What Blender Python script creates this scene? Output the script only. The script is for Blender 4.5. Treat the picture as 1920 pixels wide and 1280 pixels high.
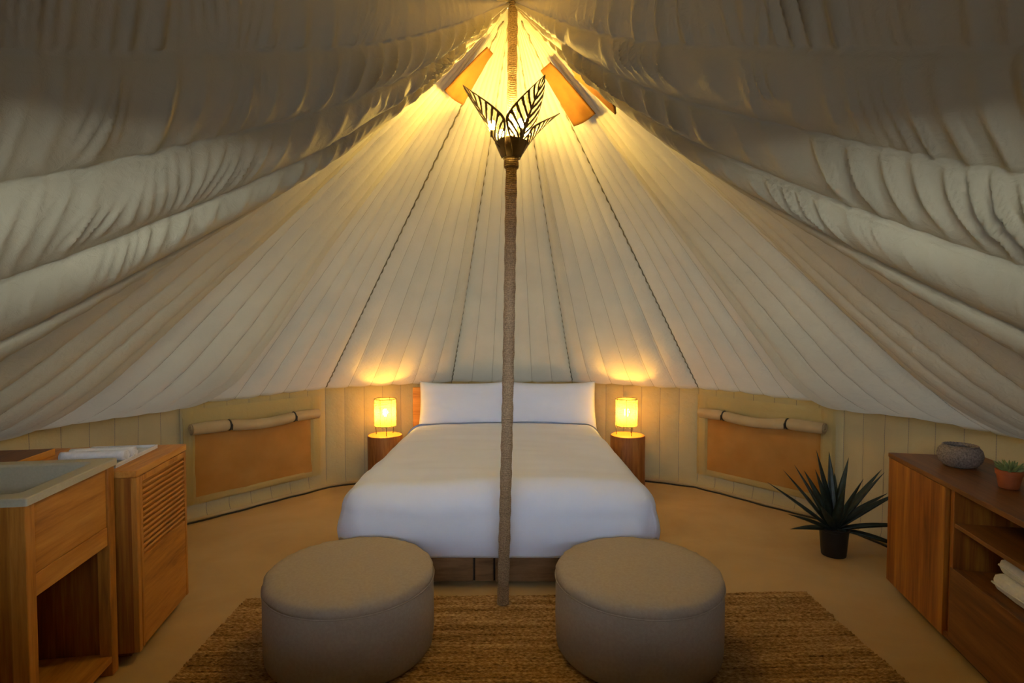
import bpy, bmesh, math, random
import numpy as np
from mathutils import Vector, Matrix

for o in list(bpy.data.objects):
    bpy.data.objects.remove(o)
SC = bpy.context.scene
C = SC.collection
rng = random.Random(7)
PI = math.pi

# ------------------------------------------------------------------ camera
cam_d = bpy.data.cameras.new('camera')
cam_d.sensor_width = 36.0
cam_d.lens = 1040.0 / 1920.0 * 36.0
cam_d.clip_start = 0.02
cam = bpy.data.objects.new('camera', cam_d)
C.objects.link(cam)
cam.location = (0, 0, 1.4)
cam.rotation_euler = (PI / 2 - math.atan(35 / 1040.0), 0, 0)
SC.camera = cam

# ------------------------------------------------------------------ world
W = bpy.data.worlds.new('world')
SC.world = W
W.use_nodes = True
bg = W.node_tree.nodes['Background']
bg.inputs['Color'].default_value = (0.76, 0.86, 1.0, 1)
bg.inputs['Strength'].default_value = 21.0
SC.view_settings.view_transform = 'Standard'
SC.view_settings.look = 'None'
SC.view_settings.exposure = 0.28
SC.view_settings.gamma = 1.0
SC.view_settings.use_curve_mapping = False
SC.cycles.max_bounces = 8
SC.cycles.diffuse_bounces = 6
# the slot over the added screen behind the camera: a portal guides the sky light through it (it gives no light of its own)
pl = bpy.data.lights.new('door_portal', 'AREA')
pl.shape = 'RECTANGLE'; pl.size = 3.6; pl.size_y = 1.2
pl.cycles.is_portal = True
po = bpy.data.objects.new('door_portal', pl); C.objects.link(po)
po.location = (0, -1.66, 1.75); po.rotation_euler = (PI / 2, 0, PI)

LAMP_COL = (1.0, 0.70, 0.18)
TOP_W = 1080.0      # emission strength of the bulbs in the leaf lamp
BED_W = 540.0       # emission strength of the bedside bulbs

# tent dimensions
CX, CY = 0.0, 2.72
RAD = 2.56
APEX = 2.95
NG = 14

# ------------------------------------------------------------------ noise
def _hash(ix, iy, seed):
    n = (ix.astype(np.int64) * 374761393 + iy.astype(np.int64) * 668265263 + seed * 982451653) & 0x7fffffff
    n = ((n ^ (n >> 13)) * 1274126177) & 0x7fffffff
    n = (n ^ (n >> 16)) & 0xffff
    return n / 32767.5 - 1.0

def vnoise(x, y, seed=0):
    x = np.asarray(x, float); y = np.asarray(y, float)
    x, y = np.broadcast_arrays(x, y)
    ix = np.floor(x); iy = np.floor(y)
    fx = x - ix; fy = y - iy
    fx = fx * fx * fx * (fx * (fx * 6 - 15) + 10)
    fy = fy * fy * fy * (fy * (fy * 6 - 15) + 10)
    a = _hash(ix, iy, seed); b = _hash(ix + 1, iy, seed)
    c = _hash(ix, iy + 1, seed); d = _hash(ix + 1, iy + 1, seed)
    return (a + (b - a) * fx) + ((c + (d - c) * fx) - (a + (b - a) * fx)) * fy

# ------------------------------------------------------------------ materials
def new_mat(name):
    m = bpy.data.materials.new(name)
    m.use_nodes = True
    nt = m.node_tree
    nt.nodes.clear()
    out = nt.nodes.new('ShaderNodeOutputMaterial')
    return m, nt, out

def N(nt, t, **kw):
    n = nt.nodes.new(t)
    for k, v in kw.items():
        if k in n.inputs:
            n.inputs[k].default_value = v
        else:
            setattr(n, k, v)
    return n

def L(nt, a, ao, b, bi):
    nt.links.new(a.outputs[ao], b.inputs[bi])

def coords(nt, scale=(1, 1, 1), which='Object', rot=(0, 0, 0)):
    tc = N(nt, 'ShaderNodeTexCoord')
    mp = N(nt, 'ShaderNodeMapping')
    mp.inputs['Scale'].default_value = scale
    mp.inputs['Rotation'].default_value = rot
    L(nt, tc, which, mp, 'Vector')
    return mp

def ramp(nt, stops):
    r = N(nt, 'ShaderNodeValToRGB')
    els = r.color_ramp.elements
    while len(els) < len(stops):
        els.new(0.5)
    for e, (p, c) in zip(els, stops):
        e.position = p
        e.color = (c[0], c[1], c[2], 1)
    return r

def principled(nt, out, rough=0.6, spec=0.3):
    p = N(nt, 'ShaderNodeBsdfPrincipled')
    p.inputs['Roughness'].default_value = rough
    p.inputs['Specular IOR Level'].default_value = spec
    L(nt, p, 'BSDF', out, 'Surface')
    return p

def wood(name, dark, mid, light, scale=(1, 1, 1), rough=0.45, knots=0.0, spec=0.3):
    """grain runs along the axis with the small scale value"""
    m, nt, out = new_mat(name)
    p = principled(nt, out, rough, spec)
    mp = coords(nt, scale)
    n1 = N(nt, 'ShaderNodeTexNoise', Scale=4.0, Detail=6.0, Roughness=0.62, Distortion=0.5)
    L(nt, mp, 'Vector', n1, 'Vector')
    n2 = N(nt, 'ShaderNodeTexNoise', Scale=22.0, Detail=3.0, Roughness=0.6)
    L(nt, mp, 'Vector', n2, 'Vector')
    mx = N(nt, 'ShaderNodeMath', operation='MULTIPLY_ADD')
    L(nt, n2, 'Fac', mx, 0)
    mx.inputs[1].default_value = 0.35
    L(nt, n1, 'Fac', mx, 2)
    r = ramp(nt, [(0.42, dark), (0.66, mid), (0.9, light)])
    L(nt, mx, 'Value', r, 'Fac')
    last = r
    if knots > 0:
        mp2 = coords(nt, tuple(3.2 * (0.55 if s < 0.6 else 1.0) for s in scale))
        v = N(nt, 'ShaderNodeTexVoronoi', Scale=1.0)
        L(nt, mp2, 'Vector', v, 'Vector')
        kr = ramp(nt, [(0.0, (1, 1, 1)), (0.07, (0.7, 0.7, 0.7)), (0.12, (0, 0, 0))])
        L(nt, v, 'Distance', kr, 'Fac')
        mm = N(nt, 'ShaderNodeMath', operation='MULTIPLY')
        L(nt, kr, 'Color', mm, 0)
        mm.inputs[1].default_value = knots
        mix = N(nt, 'ShaderNodeMix', data_type='RGBA')
        L(nt, mm, 'Value', mix, 'Factor')
        nt.links.new(r.outputs['Color'], mix.inputs[6])
        mix.inputs[7].default_value = (dark[0] * .35, dark[1] * .3, dark[2] * .3, 1)
        nt.links.new(mix.outputs[2], p.inputs['Base Color'])
    else:
        L(nt, r, 'Color', p, 'Base Color')
    b = N(nt, 'ShaderNodeBump', Strength=0.12, Distance=0.004)
    L(nt, mx, 'Value', b, 'Height')
    L(nt, b, 'Normal', p, 'Normal')
    return m

def cloth(name, col, col2=None, weave=900.0, bump=0.25, rough=0.9, nscale=6.0, translucent=0.0, sheen=0.0, tcol=None):
    m, nt, out = new_mat(name)
    mp = coords(nt)
    n1 = N(nt, 'ShaderNodeTexNoise', Scale=nscale, Detail=4.0)
    L(nt, mp, 'Vector', n1, 'Vector')
    col2 = col2 or tuple(c * 0.9 for c in col)
    r = ramp(nt, [(0.35, col2), (0.65, col)])
    L(nt, n1, 'Fac', r, 'Fac')
    w = N(nt, 'ShaderNodeTexNoise', Scale=weave, Detail=1.0)
    L(nt, mp, 'Vector', w, 'Vector')
    b = N(nt, 'ShaderNodeBump', Strength=bump, Distance=0.002)
    L(nt, w, 'Fac', b, 'Height')
    p = N(nt, 'ShaderNodeBsdfPrincipled')
    p.inputs['Roughness'].default_value = rough
    p.inputs['Specular IOR Level'].default_value = 0.12
    p.inputs['Sheen Weight'].default_value = sheen
    L(nt, r, 'Color', p, 'Base Color')
    L(nt, b, 'Normal', p, 'Normal')
    if translucent > 0:
        t = N(nt, 'ShaderNodeBsdfTranslucent')
        t.inputs['Color'].default_value = (*(tcol or col), 1)
        L(nt, b, 'Normal', t, 'Normal')
        mx = N(nt, 'ShaderNodeMixShader', Fac=translucent)
        L(nt, p, 'BSDF', mx, 1)
        L(nt, t, 'BSDF', mx, 2)
        L(nt, mx, 'Shader', out, 'Surface')
    else:
        L(nt, p, 'BSDF', out, 'Surface')
    return m

def plain(name, col, rough=0.5, metal=0.0, spec=0.4, nscale=40.0, var=0.12, bump=0.05):
    m, nt, out = new_mat(name)
    p = principled(nt, out, rough, spec)
    p.inputs['Metallic'].default_value = metal
    mp = coords(nt)
    n1 = N(nt, 'ShaderNodeTexNoise', Scale=nscale, Detail=4.0)
    L(nt, mp, 'Vector', n1, 'Vector')
    r = ramp(nt, [(0.3, tuple(c * (1 - var) for c in col)), (0.7, tuple(min(1, c * (1 + var)) for c in col))])
    L(nt, n1, 'Fac', r, 'Fac')
    L(nt, r, 'Color', p, 'Base Color')
    b = N(nt, 'ShaderNodeBump', Strength=bump, Distance=0.002)
    L(nt, n1, 'Fac', b, 'Height')
    L(nt, b, 'Normal', p, 'Normal')
    return m

def emit(name, col, strength):
    m, nt, out = new_mat(name)
    e = N(nt, 'ShaderNodeEmission', Strength=strength)
    e.inputs['Color'].default_value = (*col, 1)
    L(nt, e, 'Emission', out, 'Surface')
    return m

def tent_cloth(name, col, translucent, tcol, stitch=(0.24, 0.19, 0.11), swidth=0.010):
    """quilted canvas: UV.x counts the channels, UV.y runs along them; the sewing thread is darker"""
    m, nt, out = new_mat(name)
    mp = coords(nt)
    n1 = N(nt, 'ShaderNodeTexNoise', Scale=3.0, Detail=5.0)
    L(nt, mp, 'Vector', n1, 'Vector')
    r = ramp(nt, [(0.3, tuple(c * 0.88 for c in col)), (0.7, col)])
    L(nt, n1, 'Fac', r, 'Fac')
    uv = N(nt, 'ShaderNodeUVMap', uv_map='quilt')
    sep = N(nt, 'ShaderNodeSeparateXYZ')
    L(nt, uv, 'UV', sep, 'Vector')
    # distance to the closest stitch line
    ad = N(nt, 'ShaderNodeMath', operation='ADD'); L(nt, sep, 'X', ad, 0); ad.inputs[1].default_value = 0.5
    fr = N(nt, 'ShaderNodeMath', operation='FRACT'); L(nt, ad, 'Value', fr, 0)
    sb = N(nt, 'ShaderNodeMath', operation='SUBTRACT'); L(nt, fr, 'Value', sb, 0); sb.inputs[1].default_value = 0.5
    ab = N(nt, 'ShaderNodeMath', operation='ABSOLUTE'); L(nt, sb, 'Value', ab, 0)
    lt = N(nt, 'ShaderNodeMath', operation='LESS_THAN'); L(nt, ab, 'Value', lt, 0); lt.inputs[1].default_value = swidth
    ys = N(nt, 'ShaderNodeMath', operation='MULTIPLY'); L(nt, sep, 'Y', ys, 0); ys.inputs[1].default_value = 150.0
    yf = N(nt, 'ShaderNodeMath', operation='FRACT'); L(nt, ys, 'Value', yf, 0)
    yl = N(nt, 'ShaderNodeMath', operation='LESS_THAN'); L(nt, yf, 'Value', yl, 0); yl.inputs[1].default_value = 0.92
    mu = N(nt, 'ShaderNodeMath', operation='MULTIPLY'); L(nt, lt, 'Value', mu, 0); L(nt, yl, 'Value', mu, 1)
    mix = N(nt, 'ShaderNodeMix', data_type='RGBA')
    L(nt, mu, 'Value', mix, 'Factor')
    nt.links.new(r.outputs['Color'], mix.inputs[6])
    mix.inputs[7].default_value = (*stitch, 1)
    w = N(nt, 'ShaderNodeTexNoise', Scale=420.0, Detail=2.0)
    L(nt, mp, 'Vector', w, 'Vector')
    w2 = N(nt, 'ShaderNodeTexNoise', Scale=26.0, Detail=5.0, Distortion=0.8)
    L(nt, mp, 'Vector', w2, 'Vector')
    b = N(nt, 'ShaderNodeBump', Strength=0.22, Distance=0.002)
    L(nt, w, 'Fac', b, 'Height')
    b2 = N(nt, 'ShaderNodeBump', Strength=0.35, Distance=0.012)
    L(nt, w2, 'Fac', b2, 'Height')
    L(nt, b, 'Normal', b2, 'Normal')
    p = N(nt, 'ShaderNodeBsdfPrincipled')
    p.inputs['Roughness'].default_value = 0.85
    p.inputs['Specular IOR Level'].default_value = 0.15
    nt.links.new(mix.outputs[2], p.inputs['Base Color'])
    L(nt, b2, 'Normal', p, 'Normal')
    t = N(nt, 'ShaderNodeBsdfTranslucent')
    tm = N(nt, 'ShaderNodeMix', data_type='RGBA')
    L(nt, mu, 'Value', tm, 'Factor')
    tm.inputs[6].default_value = (*tcol, 1)
    tm.inputs[7].default_value = (*[c * 0.4 for c in tcol], 1)
    nt.links.new(tm.outputs[2], t.inputs['Color'])
    L(nt, b2, 'Normal', t, 'Normal')
    mx = N(nt, 'ShaderNodeMixShader', Fac=translucent)
    L(nt, p, 'BSDF', mx, 1)
    L(nt, t, 'BSDF', mx, 2)
    L(nt, mx, 'Shader', out, 'Surface')
    return m

M = {}
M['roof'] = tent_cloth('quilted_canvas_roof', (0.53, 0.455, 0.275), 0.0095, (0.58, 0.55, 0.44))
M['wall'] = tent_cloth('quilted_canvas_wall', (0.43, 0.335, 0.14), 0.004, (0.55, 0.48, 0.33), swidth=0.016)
M['blocker_cloth'] = cloth('light_block_canvas', (0.20, 0.16, 0.11))  # dark cloth of the added light-blocking screens, cuts bounce light
M['white'] = cloth('white_cotton', (0.70, 0.77, 0.92), (0.67, 0.74, 0.89), weave=700, bump=0.1, nscale=3, sheen=0.1)
M['towel'] = cloth('white_terry', (0.80, 0.82, 0.86), (0.72, 0.75, 0.80), weave=500, bump=0.9, nscale=60)
M['linen'] = cloth('beige_linen', (0.42, 0.36, 0.285), (0.385, 0.325, 0.255), weave=420, bump=0.35, nscale=90)
M['blind'] = cloth('rolled_canvas', (0.46, 0.35, 0.19), weave=500)
M['mesh_window'] = cloth('brown_window_canvas', (0.42, 0.22, 0.06), (0.36, 0.18, 0.045), weave=700, nscale=5)
M['vent'] = cloth('brown_vent_canvas', (0.17, 0.072, 0.012), (0.14, 0.056, 0.009), weave=600, nscale=14)
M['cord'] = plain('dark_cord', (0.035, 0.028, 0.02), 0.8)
M['pine_x'] = wood('pine_along_x', (0.24, 0.085, 0.013), (0.52, 0.22, 0.038), (0.66, 0.32, 0.07), (0.35, 4, 4), knots=0.75)
M['pine_z'] = wood('pine_along_z', (0.24, 0.085, 0.013), (0.52, 0.22, 0.038), (0.66, 0.32, 0.07), (4, 4, 0.35))
M['pine_y'] = wood('pine_along_y', (0.24, 0.085, 0.013), (0.52, 0.22, 0.038), (0.66, 0.32, 0.07), (4, 0.35, 4))
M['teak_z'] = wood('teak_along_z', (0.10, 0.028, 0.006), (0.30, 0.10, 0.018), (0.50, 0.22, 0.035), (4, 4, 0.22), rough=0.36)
M['teak_x'] = wood('teak_along_x', (0.075, 0.026, 0.008), (0.17, 0.065, 0.017), (0.26, 0.11, 0.03), (0.25, 4, 4), rough=0.4)
M['oak_x'] = wood('bed_wood', (0.09, 0.045, 0.02), (0.21, 0.12, 0.055), (0.30, 0.18, 0.09), (0.5, 3, 3), rough=0.55, knots=0.6)
M['log_z'] = wood('log_side', (0.11, 0.035, 0.008), (0.26, 0.095, 0.022), (0.38, 0.16, 0.04), (5, 5, 0.4), rough=0.6)
M['ceramic'] = plain('stone_basin', (0.46, 0.44, 0.33), 0.35, nscale=120, var=0.05)
M['tray'] = plain('glazed_tray', (0.62, 0.65, 0.70), 0.2, nscale=20, var=0.05)
M['black_pot'] = plain('black_plastic', (0.012, 0.011, 0.013), 0.45)
M['soil'] = plain('dark_soil', (0.03, 0.02, 0.012), 0.95, nscale=150, var=0.5, bump=0.8)
M['leaf'] = plain('dark_agave_leaf', (0.020, 0.035, 0.030), 0.42, nscale=30, var=0.35)
M['succ'] = plain('succulent_leaf', (0.20, 0.26, 0.09), 0.5, nscale=30, var=0.3)
M['terracotta'] = plain('terracotta', (0.36, 0.09, 0.025), 0.6, nscale=25)
M['metal'] = plain('bronze_painted_metal', (0.12, 0.085, 0.05), 0.45, metal=0.3)
M['wire'] = plain('dark_wire', (0.08, 0.05, 0.02), 0.5, metal=0.4)
M['basket'] = plain('woven_basket', (0.22, 0.18, 0.15), 0.85, nscale=140, var=0.45, bump=0.8)

def rope_mat(name, col):
    m, nt, out = new_mat(name)
    p = principled(nt, out, 0.9, 0.1)
    mp = coords(nt)
    n = N(nt, 'ShaderNodeTexNoise', Scale=160.0, Detail=4.0)
    L(nt, mp, 'Vector', n, 'Vector')
    r = ramp(nt, [(0.3, tuple(c * 0.55 for c in col)), (0.7, tuple(c * 1.25 for c in col))])
    L(nt, n, 'Fac', r, 'Fac')
    L(nt, r, 'Color', p, 'Base Color')
    b = N(nt, 'ShaderNodeBump', Strength=0.6, Distance=0.003)
    L(nt, n, 'Fac', b, 'Height')
    L(nt, b, 'Normal', p, 'Normal')
    return m
M['rope'] = rope_mat('sisal_rope', (0.36, 0.25, 0.145))

def jute_mat():
    m, nt, out = new_mat('jute_rug')
    p = principled(nt, out, 0.95, 0.05)
    mp = coords(nt, (0.6, 9, 1))
    n = N(nt, 'ShaderNodeTexNoise', Scale=3.0, Detail=5.0, Roughness=0.7)
    L(nt, mp, 'Vector', n, 'Vector')
    mp2 = coords(nt, (55, 160, 1))
    n2 = N(nt, 'ShaderNodeTexNoise', Scale=1.0, Detail=2.0)
    L(nt, mp2, 'Vector', n2, 'Vector')
    ad = N(nt, 'ShaderNodeMath', operation='MULTIPLY_ADD')
    L(nt, n2, 'Fac', ad, 0); ad.inputs[1].default_value = 1.0
    L(nt, n, 'Fac', ad, 2)
    r = ramp(nt, [(0.55, (0.055, 0.026, 0.008)), (0.95, (0.22, 0.125, 0.045)), (1.3, (0.40, 0.26, 0.11))])
    mr = N(nt, 'ShaderNodeMapRange')
    mr.inputs['From Min'].default_value = 0.6; mr.inputs['From Max'].default_value = 1.4
    L(nt, ad, 'Value', mr, 'Value')
    r = ramp(nt, [(0.1, (0.08, 0.04, 0.012)), (0.5, (0.36, 0.21, 0.08)), (0.88, (0.68, 0.47, 0.22))])
    L(nt, mr, 'Result', r, 'Fac')
    L(nt, r, 'Color', p, 'Base Color')
    b = N(nt, 'ShaderNodeBump', Strength=0.9, Distance=0.006)
    L(nt, n2, 'Fac', b, 'Height')
    L(nt, b, 'Normal', p, 'Normal')
    return m
M['jute'] = jute_mat()

def floor_mat():
    m, nt, out = new_mat('sand_screed_floor')
    p = principled(nt, out, 0.62, 0.25)
    mp = coords(nt, which='Object')
    n = N(nt, 'ShaderNodeTexNoise', Scale=1.6, Detail=6.0, Roughness=0.55, Distortion=0.4)
    L(nt, mp, 'Vector', n, 'Vector')
    r = ramp(nt, [(0.3, (0.44, 0.295, 0.135)), (0.55, (0.53, 0.375, 0.19)), (0.8, (0.59, 0.44, 0.25))])
    L(nt, n, 'Fac', r, 'Fac')
    L(nt, r, 'Color', p, 'Base Color')
    n2 = N(nt, 'ShaderNodeTexNoise', Scale=55.0, Detail=4.0)
    L(nt, mp, 'Vector', n2, 'Vector')
    b = N(nt, 'ShaderNodeBump', Strength=0.12, Distance=0.004)
    L(nt, n2, 'Fac', b, 'Height')
    L(nt, b, 'Normal', p, 'Normal')
    return m
M['floor'] = floor_mat()
M['ground'] = plain('desert_sand', (0.45, 0.35, 0.23), 0.95, nscale=8)

def log_top_mat():
    m, nt, out = new_mat('log_end_grain')
    p = principled(nt, out, 0.5, 0.3)
    mp = coords(nt, (1, 1, 0))
    w = N(nt, 'ShaderNodeTexWave', wave_type='RINGS', rings_direction='SPHERICAL')
    w.inputs['Scale'].default_value = 24.0
    w.inputs['Distortion'].default_value = 2.5
    w.inputs['Detail'].default_value = 3.0
    L(nt, mp, 'Vector', w, 'Vector')
    r = ramp(nt, [(0.2, (0.36, 0.15, 0.035)), (0.8, (0.52, 0.25, 0.07))])
    L(nt, w, 'Fac', r, 'Fac')
    L(nt, r, 'Color', p, 'Base Color')
    return m
M['log_top'] = log_top_mat()
M['bulb'] = emit('lamp_bulb', LAMP_COL, TOP_W)
M['bulb_bed'] = emit('bedside_bulb', (1.0, 0.55, 0.085), BED_W)
M['shade'] = cloth('woven_raffia', (0.72, 0.52, 0.24), (0.55, 0.36, 0.13), weave=260, bump=0.6, nscale=120, translucent=0.38, tcol=(0.85, 0.62, 0.28))

# ------------------------------------------------------------------ mesh helpers
def link(o, parent=None):
    C.objects.link(o)
    if parent is not None:
        o.parent = parent
    return o

def mesh_obj(name, verts, faces, mat, parent=None, smooth=True, uv=None, loc=None):
    me = bpy.data.meshes.new(name)
    me.from_pydata([tuple(map(float, v)) for v in verts], [], [tuple(map(int, f)) for f in faces])
    if uv is not None:
        lay = me.uv_layers.new(name='quilt')
        idx = np.empty(len(me.loops), dtype=np.int32)
        me.loops.foreach_get('vertex_index', idx)
        lay.data.foreach_set('uv', np.asarray(uv, dtype=np.float32)[idx].ravel())
    me.update()
    if smooth:
        me.polygons.foreach_set('use_smooth', [True] * len(me.polygons))
    me.materials.append(mat)
    o = bpy.data.objects.new(name, me)
    if loc is not None:
        o.location = loc
    return link(o, parent)

def grid_faces(nu, nv, wrap_u=False, flip=False):
    """vertex index = j*nu + i (i in u, j in v)"""
    f = []
    for j in range(nv - 1):
        for i in range(nu if wrap_u else nu - 1):
            a = j * nu + i; b = j * nu + (i + 1) % nu
            c = (j + 1) * nu + (i + 1) % nu; d = (j + 1) * nu + i
            f.append((a, d, c, b) if flip else (a, b, c, d))
    return f

def empty(name, loc=(0, 0, 0), rz=0.0):
    o = bpy.data.objects.new(name, None)
    o.empty_display_size = 0.1
    o.location = loc
    o.rotation_euler = (0, 0, rz)
    return link(o)

def tag(o, label=None, cat=None, group=None, kind=None):
    if label: o['label'] = label
    if cat: o['category'] = cat
    if group: o['group'] = group
    if kind: o['kind'] = kind
    return o

class MB:
    """collects shapes, then builds ONE mesh object"""
    def __init__(self):
        self.v = []; self.f = []
    def add(self, verts, faces):
        k = len(self.v)
        self.v.extend([tuple(map(float, p)) for p in verts])
        self.f.extend([tuple(int(i) + k for i in q) for q in faces])
        return self
    def box(self, x0, x1, y0, y1, z0, z1, bev=0.0, mat=None):
        bm = bmesh.new()
        bmesh.ops.create_cube(bm, size=1.0)
        for v in bm.verts:
            v.co = Vector(((x0 + x1) / 2 + v.co.x * (x1 - x0), (y0 + y1) / 2 + v.co.y * (y1 - y0), (z0 + z1) / 2 + v.co.z * (z1 - z0)))
        if bev > 0:
            bmesh.ops.bevel(bm, geom=list(bm.edges), offset=bev, segments=2, profile=0.5, affect='EDGES', clamp_overlap=True)
        if mat is not None:
            bmesh.ops.transform(bm, matrix=mat, verts=list(bm.verts))
        bm.verts.index_update()
        self.add([v.co[:] for v in bm.verts], [[v.index for v in f.verts] for f in bm.faces])
        bm.free()
        return self
    def tube(self, pts, rad, n=8, caps=True):
        pts = [Vector(p) for p in pts]
        rads = rad if hasattr(rad, '__len__') else [rad] * len(pts)
        vs = []; prev = None
        for i, p in enumerate(pts):
            t = (pts[min(i + 1, len(pts) - 1)] - pts[max(i - 1, 0)]).normalized()
            if prev is None:
                ref = Vector((0, 0, 1)) if abs(t.z) < 0.9 else Vector((1, 0, 0))
                x = t.cross(ref).normalized()
            else:
                x = (prev - t * prev.dot(t)).normalized()
            prev = x
            y = t.cross(x)
            for k in range(n):
                a = 2 * PI * k / n
                vs.append(p + (x * math.cos(a) + y * math.sin(a)) * rads[i])
        fs = grid_faces(n, len(pts), wrap_u=True)
        if caps:
            fs.append(tuple(range(n - 1, -1, -1)))
            fs.append(tuple(range((len(pts) - 1) * n, len(pts) * n)))
        return self.add(vs, fs)
    def lathe(self, prof, n=32, cap0=False, cap1=False, c=(0, 0), wob=0.0, seed=0):
        vs = []
        for j, (r, z) in enumerate(prof):
            for k in range(n):
                a = 2 * PI * k / n
                rr = r * (1 + wob * (0.6 * math.sin(3 * a + seed) + 0.4 * math.sin(5 * a + 2 * seed) + 0.25 * math.sin(11 * a)))
                vs.append((c[0] + rr * math.cos(a), c[1] + rr * math.sin(a), z))
        fs = grid_faces(n, len(prof), wrap_u=True)
        if cap0: fs.append(tuple(range(n - 1, -1, -1)))
        if cap1: fs.append(tuple(range((len(prof) - 1) * n, len(prof) * n)))
        return self.add(vs, fs)
    def build(self, name, mat, parent=None, smooth=False, angle=None):
        o = mesh_obj(name, self.v, self.f, mat, parent, smooth)
        if angle is not None:
            me = o.data
            me.polygons.foreach_set('use_smooth', [True] * len(me.polygons))
            bm = bmesh.new(); bm.from_mesh(me)
            for e in bm.edges:
                if len(e.link_faces) == 2 and e.calc_face_angle(0) > angle:
                    e.smooth = False
            bm.to_mesh(me); bm.free()
        return o

# ================================================================== SETTING
def polar(phi, r):
    return np.array([CX + r * math.sin(phi), CY + r * math.cos(phi)])

SEAMS = [(k - 0.5) * 2 * PI / NG for k in range(NG + 1)]     # gore k lies between SEAMS[k] and SEAMS[k+1]; gore 0 is behind the bed

def eave_z(phi):
    d = abs(math.degrees(math.atan2(math.sin(phi), math.cos(phi))))
    xs = [0, 90, 115.7, 141.4, 167.2, 180]
    zs = [0.85, 0.83, 0.88, 2.28, 2.62, 2.62]
    return float(np.interp(d, xs, zs))

# ---- floor
fl = MB()
nseg = 96
ring = [(CX + 2.75 * math.cos(2 * PI * k / nseg), CY + 2.75 * math.sin(2 * PI * k / nseg)) for k in range(nseg)]
fl.add([(x, y, 0) for x, y in ring] + [(x, y, -0.06) for x, y in ring],
       [tuple(range(nseg))] + [(k, k + nseg, (k + 1) % nseg + nseg, (k + 1) % nseg) for k in range(nseg)])
tag(fl.build('floor', M['floor']), 'smooth sandy beige screed floor of the round tent', kind='structure')
gr = MB().box(-14, 14, -14, 18, -0.20, -0.06)
tag(gr.build('ground', M['ground']), 'pale desert sand outside around the tent', kind='structure')

# ---- roof panels
ceiling = tag(empty('ceiling', (CX, CY, 0)), 'quilted beige canvas tent roof rising to the centre pole', kind='structure')

def smooth01(x):
    x = np.clip(x, 0, 1)
    return x * x * (3 - 2 * x)

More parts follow.
